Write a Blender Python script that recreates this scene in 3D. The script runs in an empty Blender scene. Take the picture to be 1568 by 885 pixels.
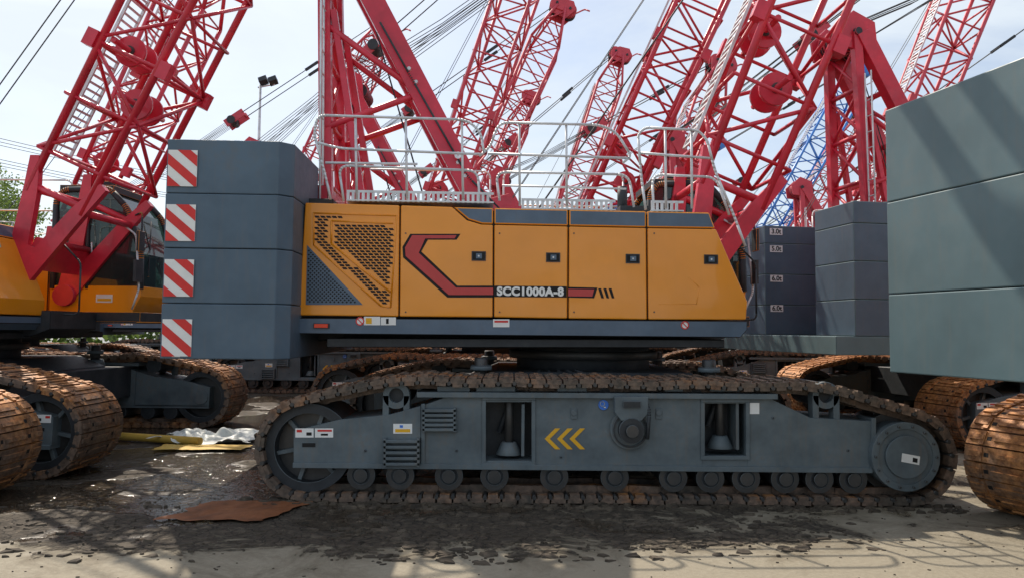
import bpy, bmesh, math, random
from mathutils import Vector, Matrix
from mathutils import noise as ns
random.seed(7)
R=math.radians
scn=bpy.context.scene
# ---------------------------------------------------------------- camera
F=1134.0; CH=1.65
th=math.atan(62/1134.0); ro=0.009
cam=bpy.data.cameras.new('camera'); camo=bpy.data.objects.new('camera',cam); scn.collection.objects.link(camo)
cam.lens=26.0; cam.sensor_width=36; cam.clip_end=3000; cam.clip_start=0.05
fw=Vector((0,math.cos(th),math.sin(th))); r0=Vector((1,0,0)); u0=Vector((0,-math.sin(th),math.cos(th)))
rt=r0*math.cos(ro)+u0*math.sin(ro); up=-r0*math.sin(ro)+u0*math.cos(ro)
m=Matrix.Identity(4)
for i in range(3):
    m[i][0]=rt[i]; m[i][1]=up[i]; m[i][2]=-fw[i]
m[2][3]=CH
camo.matrix_world=m
scn.camera=camo
CAM=Vector((0,0,CH))
def survey(px,py,p,n):
    """photo measurement -> point on the real plane (p,n)"""
    d=fw*F+rt*(px-785)+up*(443-py)
    t=(p-CAM).dot(n)/d.dot(n)
    return CAM+d*t

# ---------------------------------------------------------------- materials
def newmat(name):
    mt=bpy.data.materials.new(name); mt.use_nodes=True
    nt=mt.node_tree; b=nt.nodes['Principled BSDF']
    return mt,nt,b
def node(nt,t,**k):
    n=nt.nodes.new(t)
    for a,v in k.items():
        if a in n.inputs.keys(): n.inputs[a].default_value=v
        else: setattr(n,a,v)
    return n
def ramp(nt,fac,a,b,c0=(0,0,0,1),c1=(1,1,1,1)):
    r=nt.nodes.new('ShaderNodeValToRGB'); r.color_ramp.elements[0].position=a; r.color_ramp.elements[1].position=b
    r.color_ramp.elements[0].color=c0; r.color_ramp.elements[1].color=c1
    nt.links.new(fac,r.inputs[0]); return r.outputs[0]
def mix(nt,f,a,b):
    n=nt.nodes.new('ShaderNodeMix'); n.data_type='RGBA'
    for s,v in ((0,f),(6,a),(7,b)):
        if hasattr(v,'links'): nt.links.new(v,n.inputs[s])
        else: n.inputs[s].default_value=v if s==0 else (*v[:3],1)
    return n.outputs[2]
def noise(nt,scale,detail=4,rough=.6,vec=None,dist=0):
    n=node(nt,'ShaderNodeTexNoise'); n.inputs['Scale'].default_value=scale; n.inputs['Detail'].default_value=detail
    n.inputs['Roughness'].default_value=rough; n.inputs['Distortion'].default_value=dist
    if vec is None:
        tc=nt.nodes.new('ShaderNodeTexCoord'); vec=tc.outputs['Object']
    nt.links.new(vec,n.inputs['Vector']); return n.outputs['Fac']
def mth(nt,op,a,b_):
    n=nt.nodes.new('ShaderNodeMath'); n.operation=op
    for i,v in enumerate((a,b_)):
        if hasattr(v,'links'): nt.links.new(v,n.inputs[i])
        else: n.inputs[i].default_value=v
    return n.outputs[0]
def bump(nt,b,h,strength=.2,dist=.01):
    n=nt.nodes.new('ShaderNodeBump'); n.inputs['Strength'].default_value=strength; n.inputs['Distance'].default_value=dist
    nt.links.new(h,n.inputs['Height']); nt.links.new(n.outputs[0],b.inputs['Normal'])
def paint(name,col,rough=.35,dirt=.35,dcol=(.16,.13,.10),coat=0,metal=0,scale=2.0,vary=.15,streak=0,wavy=0):
    mt,nt,b=newmat(name)
    n1=noise(nt,scale,4,.65); n2=noise(nt,scale*9,3,.6)
    dark=tuple(c*(1-vary) for c in col); lite=tuple(min(1,c*(1+vary)) for c in col)
    c=mix(nt,ramp(nt,n1,.35,.65),dark,lite)
    mm=mth(nt,'MULTIPLY',ramp(nt,n1,.5,.75),ramp(nt,n2,.4,.7)); m2=mth(nt,'MULTIPLY',mm,dirt)
    c=mix(nt,m2,c,dcol)
    if streak:
        tc=nt.nodes.new('ShaderNodeTexCoord'); mp=nt.nodes.new('ShaderNodeMapping'); mp.inputs['Scale'].default_value=(9,9,.7); nt.links.new(tc.outputs['Object'],mp.inputs[0])
        ns_=noise(nt,1.5,4,.7,mp.outputs[0]); c=mix(nt,mth(nt,'MULTIPLY',ramp(nt,ns_,.52,.78),streak),c,dcol)
    nt.links.new(c,b.inputs['Base Color'])
    rr=nt.nodes.new('ShaderNodeMapRange'); rr.inputs[3].default_value=max(.05,rough-.08); rr.inputs[4].default_value=min(1,rough+.2)
    nt.links.new(n2,rr.inputs[0]); nt.links.new(rr.outputs[0],b.inputs['Roughness'])
    b.inputs['Metallic'].default_value=metal; b.inputs['Coat Weight'].default_value=coat; b.inputs['Coat Roughness'].default_value=.05
    if wavy:
        nw=noise(nt,1.6,1,.5); bump(nt,b,nw,wavy,.06)
        bn=b.inputs['Normal'].links[0].from_socket; nt.links.new(bn,b.inputs['Coat Normal'])
    return mt
ORANGE=paint('orange_paint',(.86,.30,.004),.30,.14,(.45,.2,.04),coat=.55,vary=.06,scale=.9,wavy=.5,streak=.05)
BAND=paint('slate_paint',(.08,.125,.185),.4,.3,coat=.2,streak=.12)
CWM=paint('counterweight_paint',(.074,.120,.168),.42,.5,(.13,.13,.13),scale=1.3,vary=.14,streak=.42,wavy=.15)
CWG=paint('counterweight_green_grey',(.118,.185,.205),.40,.4,(.2,.2,.18),scale=.9,vary=.14,streak=.32,wavy=.15)  # counterweight paint with the greenish light on it put into the colour
FRAME=paint('undercarriage_paint',(.105,.135,.152),.48,.95,(.16,.13,.10),scale=2.5,vary=.24,streak=.6)
DARK=paint('dark_machinery',(.026,.031,.037),.5,.6,(.09,.07,.05),scale=4,vary=.3)
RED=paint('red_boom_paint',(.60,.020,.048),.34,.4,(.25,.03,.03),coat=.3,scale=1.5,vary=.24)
REDHAZE=paint('hazed_red_paint',(.60,.065,.095),.5,.3,(.35,.12,.12),scale=1.2,vary=.18)  # boom red lightened to paint in distance haze on the far cranes
BLUE=paint('blue_boom_paint',(.03,.22,.68),.35,.3,coat=.3)
GALV=paint('galvanised_tube',(.66,.68,.70),.35,.3,(.3,.28,.25),metal=.2,scale=6)
WHITE=paint('white_label',(.82,.82,.80),.45,.2,scale=8,vary=.05)
STRIPER=paint('red_stripe',(.66,.025,.02),.4,.2,scale=5,vary=.1)
DECALR=paint('decal_red',(.50,.018,.015),.35,.1,scale=5,vary=.05,coat=.4)
BLACK=paint('black_void',(.006,.006,.007),.7,.1,scale=5)
YEL=paint('yellow_marking',(.80,.42,.01),.45,.35,scale=6,vary=.1)
LBLUE=paint('blue_label',(.03,.16,.6),.4,.1)
STEEL=paint('greased_steel',(.07,.07,.07),.4,.6,(.12,.08,.05),metal=.6,scale=6)
ROPE=paint('wire_rope',(.05,.055,.06),.5,.2,metal=.3)
def shoemat():
    mt,nt,b=newmat('rusty_track_shoe')
    n1=noise(nt,1.6,4,.65); n2=noise(nt,14,4,.7); oi=nt.nodes.new('ShaderNodeObjectInfo'); sc=nt.nodes.new('ShaderNodeSeparateColor'); nt.links.new(oi.outputs['Color'],sc.inputs[0])
    geo=nt.nodes.new('ShaderNodeNewGeometry'); sp=nt.nodes.new('ShaderNodeSeparateXYZ'); nt.links.new(geo.outputs['Normal'],sp.inputs[0])
    v=mth(nt,'ADD',mth(nt,'ADD',mth(nt,'MULTIPLY',sc.outputs[0],.35),n1),mth(nt,'MULTIPLY',sp.outputs[2],.10))
    c=mix(nt,ramp(nt,n2,.3,.7),(.032,.028,.025),(.13,.105,.08))
    rust=mix(nt,ramp(nt,n2,.35,.65),(.18,.065,.02),(.56,.26,.09))
    dusty=mix(nt,ramp(nt,n2,.35,.65),(.09,.065,.05),(.24,.16,.115))
    c=mix(nt,ramp(nt,v,.48,.64),c,dusty)
    c=mix(nt,ramp(nt,v,.68,.86),c,rust)
    nt.links.new(c,b.inputs['Base Color']); b.inputs['Roughness'].default_value=.55; b.inputs['Metallic'].default_value=.2
    bump(nt,b,n2,.6,.012); return mt
SHOE=shoemat()
def glassmat():
    mt,nt,b=newmat('cab_glass'); b.inputs['Base Color'].default_value=(.03,.06,.06,1); b.inputs['Roughness'].default_value=.02
    b.inputs['IOR'].default_value=1.75; b.inputs['Coat Weight'].default_value=.5
    tr=nt.nodes.new('ShaderNodeBsdfTransparent'); tr.inputs[0].default_value=(.42,.55,.5,1); ms=nt.nodes.new('ShaderNodeMixShader'); ms.inputs[0].default_value=.5
    nt.links.new(tr.outputs[0],ms.inputs[1]); nt.links.new(b.outputs[0],ms.inputs[2]); nt.links.new(ms.outputs[0],nt.nodes['Material Output'].inputs[0]); return mt
GLASS=glassmat()
LAMP,nt,b=newmat('red_lamp_lens'); b.inputs['Base Color'].default_value=(.8,.05,.01,1); b.inputs['Roughness'].default_value=.15

# ---------------------------------------------------------------- mesh builder
class MB:
    def __init__(s): s.v=[];s.f=[];s.mi=[];s.sm=[];s.mats=[]
    def mid(s,m):
        if m not in s.mats: s.mats.append(m)
        return s.mats.index(m)
    def add(s,vs,fs,mat,smooth=False):
        o=len(s.v); s.v+= [tuple(v) for v in vs]; k=s.mid(mat)
        for i,f in enumerate(fs):
            s.f.append([o+j for j in f]); s.mi.append(k); s.sm.append(smooth[i] if isinstance(smooth,list) else smooth)
    def box(s,x0,x1,y0,y1,z0,z1,mat):
        vs=[(x,y,z) for z in (z0,z1) for x,y in ((x0,y0),(x1,y0),(x1,y1),(x0,y1))]
        s.add(vs,[(3,2,1,0),(4,5,6,7),(0,1,5,4),(1,2,6,5),(2,3,7,6),(3,0,4,7)],mat)
    def obox(s,c,ax,ay,az,mat):
        c=Vector(c);vs=[c+ax*i+ay*j+az*k for k in(-1,1) for i,j in((-1,-1),(1,-1),(1,1),(-1,1))]
        s.add(vs,[(3,2,1,0),(4,5,6,7),(0,1,5,4),(1,2,6,5),(2,3,7,6),(3,0,4,7)],mat)
    def prism(s,poly,y0,y1,mat):      # poly in xz
        ar=sum(poly[i][0]*poly[(i+1)%len(poly)][1]-poly[(i+1)%len(poly)][0]*poly[i][1] for i in range(len(poly)))
        if ar<0: poly=poly[::-1]
        n=len(poly); vs=[(p[0],y0,p[1]) for p in poly]+[(p[0],y1,p[1]) for p in poly]
        fs=[tuple(range(n)),tuple(range(2*n-1,n-1,-1))]+[(i,i+n,(i+1)%n+n,(i+1)%n) for i in range(n)]
        s.add(vs,fs,mat)
    def sheet(s,poly,y,mat):
        ar=sum(poly[i][0]*poly[(i+1)%len(poly)][1]-poly[(i+1)%len(poly)][0]*poly[i][1] for i in range(len(poly)))
        if ar<0: poly=poly[::-1]
        s.add([(p[0],y,p[1]) for p in poly],[tuple(range(len(poly)))],mat)
    def tube(s,a,b,r,mat,n=6,r2=None,caps=True):
        a=Vector(a);b=Vector(b);d=b-a
        if d.length<1e-6: return
        d.normalize(); q=Vector((0,0,1)) if abs(d.z)<.9 else Vector((1,0,0))
        u=d.cross(q).normalized(); w=d.cross(u); r2=r if r2 is None else r2
        vs=[];
        for k,(p,rr) in enumerate(((a,r),(b,r2))):
            for i in range(n):
                t=2*math.pi*(i+.5)/n; vs.append(p+(u*math.cos(t)+w*math.sin(t))*rr)
        fs=[(i,i+n,(i+1)%n+n,(i+1)%n) for i in range(n)]; sm=[True]*n
        if caps: fs+=[tuple(range(n)),tuple(range(2*n-1,n-1,-1))]; sm+=[False,False]
        s.add(vs,fs,mat,sm)
    def beam(s,a,b,wx,wy,mat):   # rectangular, wy along local Y
        a=Vector(a);b=Vector(b);d=(b-a);L=d.length/2;d.normalize(); y=Vector((0,1,0)); u=y.cross(d).normalized(); y2=d.cross(u)
        s.obox((a+b)/2,u*wx/2,y2*wy/2,d*L,mat)
    def ring(s,c,r0,r1,y0,y1,mat,n=32):  # annulus axis Y
        vs=[]
        for rr in(r0,r1):
            for y in(y0,y1):
                for i in range(n):
                    t=2*math.pi*i/n; vs.append((c[0]+rr*math.cos(t),c[1]+y,c[2]+rr*math.sin(t)))
        fs=[];N=n
        for i in range(n):
            j=(i+1)%n
            fs+=[(i,j,2*N+j,2*N+i),(N+j,N+i,3*N+i,3*N+j),(2*N+i,2*N+j,3*N+j,3*N+i),(j,i,N+i,N+j)]
        s.add(vs,fs,mat)
    def pipe(s,pts,r,mat,n=7,fil=.07):
        P=[Vector(p) for p in pts]; out=[P[0]]
        for i in range(1,len(P)-1):
            a,b,c=P[i-1],P[i],P[i+1]; d1=(a-b); d2=(c-b); f=min(fil,d1.length*.45,d2.length*.45); p1=b+d1.normalized()*f; p2=b+d2.normalized()*f
            for k in range(6):
                t=k/5; out.append(p1*(1-t)**2+b*2*t*(1-t)+p2*t*t)
        out.append(P[-1])
        for i in range(len(out)-1): s.tube(out[i],out[i+1],r,mat,n,caps=True)
    def mesh(s,name,bev=0,seg=2):
        me=bpy.data.meshes.new(name); me.from_pydata(s.v,[],s.f)
        for m_ in s.mats: me.materials.append(m_)
        me.polygons.foreach_set('material_index',s.mi); me.polygons.foreach_set('use_smooth',s.sm); me.update()
        if bev:
            bm=bmesh.new(); bm.from_mesh(me); bm.edges.ensure_lookup_table()
            es=[e for e in bm.edges if len(e.link_faces)==2 and e.calc_face_angle(0)>R(35) and not e.link_faces[0].smooth]
            bmesh.ops.bevel(bm,geom=es,offset=bev,segments=seg,affect='EDGES',clamp_overlap=True,profile=.5)
            bm.to_mesh(me); bm.free()
        return me
def obj(name,data,parent=None,loc=(0,0,0),rot=(0,0,0),scale=(1,1,1)):
    o=bpy.data.objects.new(name,data); scn.collection.objects.link(o); o.location=loc; o.rotation_euler=rot; o.scale=scale
    if parent: o.parent=parent
    return o

# ---------------------------------------------------------------- crane reference frame
CX,CY=0.92,9.6; SLEW=R(2.5)
c_,s_=math.cos(SLEW),math.sin(SLEW)
def U(px,py,ly=-1.45):   # photo -> upper structure local (x,z) on plane local y=ly
    n=Vector((s_,-c_,0)); p=Vector((CX,CY,0))+Vector((-s_*ly,c_*ly,0))
    w=survey(px,py,p,n)-Vector((CX,CY,0))
    return (w.x*c_+w.y*s_, w.z)
def T(px,py,ly=-2.44):    # photo -> undercarriage local (x,z)
    w=survey(px,py,Vector((CX,CY+ly,0)),Vector((0,-1,0))); return (w.x-CX,w.z)

# ---------------------------------------------------------------- track assembly
def track_path():
    C1=Vector((-2.86,.5)); r1=.5; T1=Vector((-2.07,1.2)); C2=Vector((2.88,.47)); r2=.46; T2=Vector((2.06,1.18))
    d=T1-C1; a1=math.atan2(d.y,d.x)+math.acos(r1/d.length)
    d=T2-C2; a2=math.atan2(d.y,d.x)-math.acos(r2/d.length)
    pts=[]
    for i in range(25):
        ang=R(270)-(R(270)-a1)*i/24; pts.append(C1+Vector((math.cos(ang),math.sin(ang)))*r1)
    def fil(a,b,c,f=.3):
        p1=b+(a-b).normalized()*f; p2=b+(c-b).normalized()*f
        return [p1*(1-t)**2+b*2*t*(1-t)+p2*t*t for t in [k/8 for k in range(9)]]
    tp2=C2+Vector((math.cos(a2),math.sin(a2)))*r2
    pts+=fil(pts[-1],T1,T2); 
    top=fil(T1,T2,tp2)
    n=20; a=pts[-1]; b_=top[0]
    for i in range(1,n): 
        t=i/n; q=a.lerp(b_,t); q.y-=.018*math.sin(t*math.pi*4)**2; pts.append(q)
    pts+=top
    for i in range(25):
        ang=a2+(R(-90)-a2)*i/24; pts.append(C2+Vector((math.cos(ang),math.sin(ang)))*r2)
    return pts
def build_shoes(y0=-2.5,y1=-1.65):
    mb=MB(); pts=track_path(); P=pts+[pts[0]]
    L=[0]
    for i in range(len(P)-1): L.append(L[-1]+(P[i+1]-P[i]).length)
    N=94; pitch=L[-1]/N
    def at(s):
        s%=L[-1]
        for i in range(len(P)-1):
            if L[i+1]>=s: 
                return P[i].lerp(P[i+1],(s-L[i])/max(1e-9,L[i+1]-L[i]))
        return P[-1]
    yc=(y0+y1)/2; hw=(y1-y0)/2
    for k in range(N):
        p=at(k*pitch); q=at((k+1)*pitch); mid=(p+q)/2; t=(q-p).normalized(); t3=Vector((t.x,0,t.y)); n3=Vector((-t.y,0,t.x)); Y=Vector((0,1,0))
        j=random.uniform(-.005,.005); tilt=random.uniform(-.045,.045); t3=(t3+n3*tilt).normalized(); n3=Vector((-t3.z,0,t3.x))
        c=Vector((mid.x,yc+random.uniform(-.005,.005),mid.y))-n3*(.028+j)
        mb.obox(c,t3*pitch*.445,Y*hw,n3*.022,SHOE)
        for e in (-1,1):
            mb.obox(c+Y*e*(hw-.055)-n3*.035,t3*pitch*.30,Y*.05,n3*.022,SHOE)
            mb.obox(c+Y*e*(hw-.10)+n3*.030,t3*pitch*.16,Y*.07,n3*.012,SHOE)
            mb.obox(c+Y*e*.17-n3*.06,t3*pitch*.50,Y*.045,n3*.045,SHOE)
            mb.obox(c+Y*e*.27+n3*.026,t3*pitch*.40,Y*.025,n3*.010,SHOE)
            mb.obox(c+Y*e*.36+n3*.0225,t3*pitch*.12,Y*.022,n3*.001,BLACK); mb.obox(c+Y*e*.21+n3*.0225,t3*pitch*.12,Y*.022,n3*.001,BLACK)
        mb.obox(c+n3*.028,t3*pitch*.12,Y*.16,n3*.010,SHOE)
        mb.tube(c-Y*(hw+.006)+t3*pitch*.5-n3*.03,c-Y*(hw-.3)+t3*pitch*.5-n3*.03,.020,STEEL,7)
    return mb.mesh('track_shoes')
def build_trackframe():
    mb=MB(); yf=-2.44; yb=-1.72
    def pr(pts,a=yf,b=yb,m=FRAME): mb.prism([T(*p,ly=yf) for p in pts],a,b,m)
    pr([(450,660),(520,643),(598,635),(645,622),(645,713),(450,711)])
    pr([(646,622),(690,606),(741,607),(741,712),(646,712)])
    pr([(741,607),(818,607),(818,616),(741,616)]); pr([(741,706),(818,706),(818,713),(741,712)])
    pr([(818,607),(1077,609),(1077,716),(818,714)])
    pr([(1077,609),(1146,609),(1146,618),(1077,618)]); pr([(1077,700),(1146,700),(1146,717),(1077,716)])
    pr([(1146,609),(1182,611),(1243,640),(1336,645),(1336,720),(1146,718)])
    pr([(741,616),(818,616),(818,706),(741,706)],-2.12,yb+.01,DARK); pr([(1077,618),(1146,618),(1146,700),(1077,700)],-2.12,yb+.01,DARK)
    for (a,b,c,d) in ((745,613,815,708),(1080,616,1143,698)):
        for q in ([(a-6,b-6),(c+6,b-6),(c+6,b),(a-6,b)],[(a-6,d),(c+6,d),(c+6,d+6),(a-6,d+6)],[(a-6,b),(a,b),(a,d),(a-6,d)],[(c,b),(c+6,b),(c+6,d),(c,d)]):
            pr(q,yf-.018,yf+.05)
        x,z=T((a+c)/2,d-8); mb.tube((x,-2.27,z),(x,-2.27,z+.12),.13,FRAME,16,r2=.07); mb.tube((x,-2.27,z+.12),(x,-2.27,z+.62),.045,STEEL,12)
        mb.tube((x-.1,-2.2,z+.2),(x+.05,-2.2,z+.6),.03,DARK,8); mb.box(x+.12,x+.15,-2.4,-2.1,z,z+.5,FRAME)
    pr([(640,600),(1190,603),(1190,611),(640,608)],yf-.05,yb)
    pr([(450,708),(1336,716),(1336,724),(450,716)],yf-.03,yb)
    pr([(646,618),(652,618),(652,712),(646,712)],yf-.02,yf+.01)
    pr([(1335,640),(1342,640),(1342,722),(1335,722)],yf-.02,yf+.3)
    for a,b in ((670,720),(730,790),(855,900),(1020,1048),(1090,1135)): pr([(a,592),(b,592),(b,600),(a,600)],yf+.02,yf+.3)
    pr([(463,678),(484,678),(484,685),(463,685)],yf-.004,yf+.01,BLACK)
    for (a,b,c,d) in ((649,624,700,660),(590,670,645,713)):
        for k in range(5):
            z=b+(d-b)*(k+.5)/5; pr([(a,z-2.2),(c,z-2.2),(c,z+2.2),(a,z+2.2)],yf-.09,yf+.0,FRAME)
        pr([(a,b),(a+4,b),(a+4,d),(a,d)],yf-.09,yf); pr([(c-4,b),(c,b),(c,d),(c-4,d)],yf-.09,yf)
    pr([(648,640),(702,640),(702,662),(648,662)],yf-.03,yf+.01,FRAME)
    x,z=T(965,657); mb.tube((x,yf+.02,z),(x,yf-.05,z),.19,FRAME,24); mb.tube((x,yf-.05,z),(x,yf-.14,z),.12,DARK,20); mb.tube((x,yf-.14,z),(x,yf-.19,z),.06,STEEL,14)
    mb.ring((x,0,z),.15,.17,yf-.07,yf-.05,DARK)
    pr([(940,606),(990,606),(990,630),(980,642),(950,642),(940,630)],yf-.13,yf+.0,FRAME)
    pr([(952,612),(978,612),(978,622),(952,622)],yf-.16,yf-.10,DARK)
    mb.pipe([(x+.12,yf-.05,z+.3),(x+.17,yf-.13,z+.2),(x+.15,yf-.12,z-.08)],.018,DARK)
    for px in (880,1010,):
        x2,z2=T(px,632); mb.tube((x2,yf+.01,z2),(x2,yf-.02,z2),.03,FRAME,12); mb.box(x2-.03,x2+.03,yf-.012,yf,z2-.06,z2+.04,FRAME)
    for px,py in ((700,690),(1185,640),(1300,690),(860,700),(560,690)):
        x2,z2=T(px,py); mb.tube((x2,yf+.01,z2),(x2,yf-.012,z2),.013,DARK,10)
    C=(-2.86,0,.5)
    mb.ring(C,.33,.42,-2.42,-1.74,DARK,40); mb.ring(C,.10,.34,-2.28,-1.9,STEEL,40); mb.tube((C[0],-2.4,C[2]),(C[0],-1.7,C[2]),.12,FRAME,20)
    for k in range(6):
        a=k*math.pi/3+.2; d=Vector((math.cos(a),0,math.sin(a))); u=Vector((-d.z,0,d.x))
        mb.obox(Vector((C[0],-2.3,C[2]))+d*.22,d*.12,Vector((0,.04,0)),u*.02,FRAME)
    C=(2.88,0,.48)
    mb.ring(C,.2,.40,-2.25,-1.85,STEEL,36)
    for k in range(16):
        a=k*math.pi/8; d=Vector((math.cos(a),0,math.sin(a))); u=Vector((-d.z,0,d.x)); mb.obox(Vector((C[0],-2.05,C[2]))+d*.40,d*.035,Vector((0,.12,0)),u*.03,STEEL)
    mb.tube((C[0]-.05,-2.5,C[2]+.0),(C[0]-.05,-1.9,C[2]),.31,FRAME,36); mb.ring((C[0]-.05,0,C[2]),.26,.325,-2.515,-2.42,FRAME,36)
    for k in range(14):
        a=k*math.pi/7; mb.tube((C[0]-.05+.29*math.cos(a),-2.53,C[2]+.29*math.sin(a)),(C[0]-.05+.29*math.cos(a),-2.5,C[2]+.29*math.sin(a)),.014,STEEL,6)
    mb.tube((C[0]-.05,-2.51,C[2]),(C[0]-.05,-2.535,C[2]),.20,FRAME,28)
    mb.box(2.2,2.75,-2.0,-1.75,.2,.8,FRAME)
    for px in (553,613,688,758,850,943,1033,1090,1145,1205,1258,1310):
        x,_=T(px,728); z=.245
        mb.tube((x,-2.41,z),(x,-1.75,z),.115,DARK,20); mb.tube((x,-2.45,z),(x,-2.4,z),.065,STEEL,14)
        mb.ring((x,0,z),.085,.135,-2.42,-2.36,STEEL,24); mb.box(x-.12,x+.12,-2.40,-2.3,z+.03,z+.12,FRAME)
    for px in (607,1268):
        x,z=T(px,606); 
        mb.tube((x,-2.35,z),(x,-1.8,z),.12,DARK,20)
        mb.ring((x,0,z),.07,.13,-2.42,-2.34,FRAME,24); mb.box(x-.13,x-.07,-2.42,-2.3,z-.25,z,FRAME); mb.box(x+.07,x+.13,-2.42,-2.3,z-.25,z,FRAME)
    for x in (-.9,0,.9): mb.tube((x,-2.3,1.04),(x,-1.85,1.04),.055,DARK,14)
    for k in range(3):
        px=835+k*19; y=672
        a=[(px,y),(px+16,y-16),(px+24,y-16),(px+8,y),(px+24,y+16),(px+16,y+16)]
        mb.sheet([T(*q) for q in a],yf-.004,YEL)
    def lab(a,b,c,d,m,off=.004): mb.sheet([T(a,b),(T(c,b)),(T(c,d)),(T(a,d))],yf-off,m)
    lab(453,656,481,670,WHITE); lab(483,656,511,670,WHITE); lab(455,658,463,662,STRIPER,.006); lab(487,658,509,661,STRIPER,.006); lab(470,662,478,667,BLACK,.006); lab(492,664,503,667,BLACK,.006)
    lab(603,649,632,664,WHITE); lab(606,657,629,662,YEL,.006); lab(613,651,618,655,LBLUE,.006)
    lab(1149,617,1164,634,WHITE)
    x,z=T(925,620); mb.tube((x,yf+.0,z),(x,yf-.012,z),.052,LBLUE,20); mb.ring((x-.01,0,z+.01),.018,.026,yf-.016,yf-.010,WHITE,16); mb.box(x+.0,x+.025,yf-.016,yf-.01,z-.03,z-.015,WHITE)
    mb.sheet([(C[0]-.1,C[2]+.04),(C[0]+.07,C[2]+.01),(C[0]+.06,C[2]-.07),(C[0]-.11,C[2]-.04)],-2.54,WHITE)
    mb.sheet([(C[0]-.0,C[2]+.0),(C[0]+.045,C[2]-.01),(C[0]+.04,C[2]-.05),(C[0]-.005,C[2]-.04)],-2.543,BLACK)
    return mb.mesh('track_frame',.006,1)
ME_SHOES=build_shoes(); ME_FRAME=build_trackframe()

def build_carbody():
    mb=MB()
    mb.prism([(-1.5,.55),(1.5,.55),(1.5,1.02),(1.1,1.18),(-1.1,1.18),(-1.5,1.02)],-1.3,1.3,DARK)
    for x in(-1.25,1.25):
        mb.prism([(x-.45,.5),(x+.45,.5),(x+.45,1.0),(x-.45,1.0)],-1.95,1.95,DARK)
        for y in (-1.45,1.45):
            mb.tube((x,y,1.0),(x,y,1.12),.16,FRAME,18,r2=.12); mb.tube((x,y,1.12),(x,y,1.34),.075,STEEL,16); mb.tube((x,y,1.2),(x,y,1.26),.12,FRAME,16)
    mb.tube((0,0,1.15),(0,0,1.5),.85,DARK,48); mb.tube((0,0,1.3),(0,0,1.4),.95,STEEL,60)
    mb.box(-.5,.5,-1.32,-1.28,.7,.95,FRAME); mb.box(.5,.62,-1.34,-1.30,.95,1.02,WHITE)
    for k in range(5): mb.pipe([(-.6+.1*k,-1.2,1.2),(-.7+.25*k,-1.35,1.05),(-1.2+.4*k,-1.5,.9)],.018,DARK)
    return mb.mesh('carbody',.01,1)
ME_CAR=build_carbody()

def inpoly(x,z,p):
    c=False;n=len(p)
    for i in range(n):
        a=p[i];b=p[(i+1)%n]
        if (a[1]>z)!=(b[1]>z) and x<(b[0]-a[0])*(z-a[1])/(b[1]-a[1])+a[0]: c=not c
    return c
def dseg(x,z,a,b):
    ax,az=a;bx,bz=b;dx,dz=bx-ax,bz-az;t=max(0,min(1,((x-ax)*dx+(z-az)*dz)/(dx*dx+dz*dz)));return math.hypot(x-ax-t*dx,z-az-t*dz)
YS=-1.45
def build_house():
    mb=MB()
    def pr(pts,a=YS,b=-.5,m=ORANGE): mb.prism([U(*p) for p in pts],a,b,m)
    pr([(468,311),(612.4,315),(610.6,485),(457.5,483)])
    pr([(614.6,315),(693,317.5),(716,338),(738,344.5),(755.8,345),(755.3,486),(612.8,485)])
    pr([(758,345),(870.5,347.5),(869.8,488),(757.5,486)])
    pr([(872.7,347.5),(990.8,350),(992,489.5),(872,488)])
    pr([(993,350),(1098,351.5),(1146,462),(1144,490),(994.3,489.5)])
    for q in ([(695.5,317.5),(756,319),(756,343.5),(739,343),(718,336.5)],[(758,319),(871,321.5),(871,346),(758,343.5)],[(873,321.5),(991,324),(991,348.5),(873,346)],[(993,324),(1088,326),(1097,350),(993,348.5)]):
        pr(q,YS+.012,-.5,BAND)
    return mb.mesh('engine_house_panels',.014,3)
def build_house_core():
    mb=MB()
    mb.prism([U(*p) for p in [(472,316),(1084,330),(1136,460),(1136,488),(462,486)]],YS+.03,-.53,BLACK)
    mb.prism([U(*p) for p in [(456,487),(1144,492),(1144,505),(1134,517),(457,511)]],YS-.035,-.4,BAND)
    mb.prism([(-3.35,1.5),(1.5,1.5),(1.75,1.6),(1.75,1.85),(-3.35,1.85)],-.55,.55,DARK)
    mb.box(-3.3,1.3,.4,1.48,1.56,1.78,BAND)
    mb.prism([(-3.2,1.79),(.9,1.79),(.9,2.95),(-3.2,3.03)],.72,1.45,ORANGE)
    mb.prism([(-3.0,1.44),(1.4,1.47),(1.4,1.56),(-3.0,1.54)],-1.38,1.38,DARK)
    for x in(-1.9,-.9,.0): mb.tube((x,-.42,2.4),(x,.42,2.4),.36,DARK,24); mb.ring((x,0,2.4),.1,.42,-.45,-.41,RED,24)
    mb.box(-3.35,-3.16,-.7,.7,1.86,3.35,RED)
    mb.box(-3.36,-3.0,-1.2,-.72,3.04,3.1,DARK)
    return mb.mesh('upper_frame',.008,1)
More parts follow.
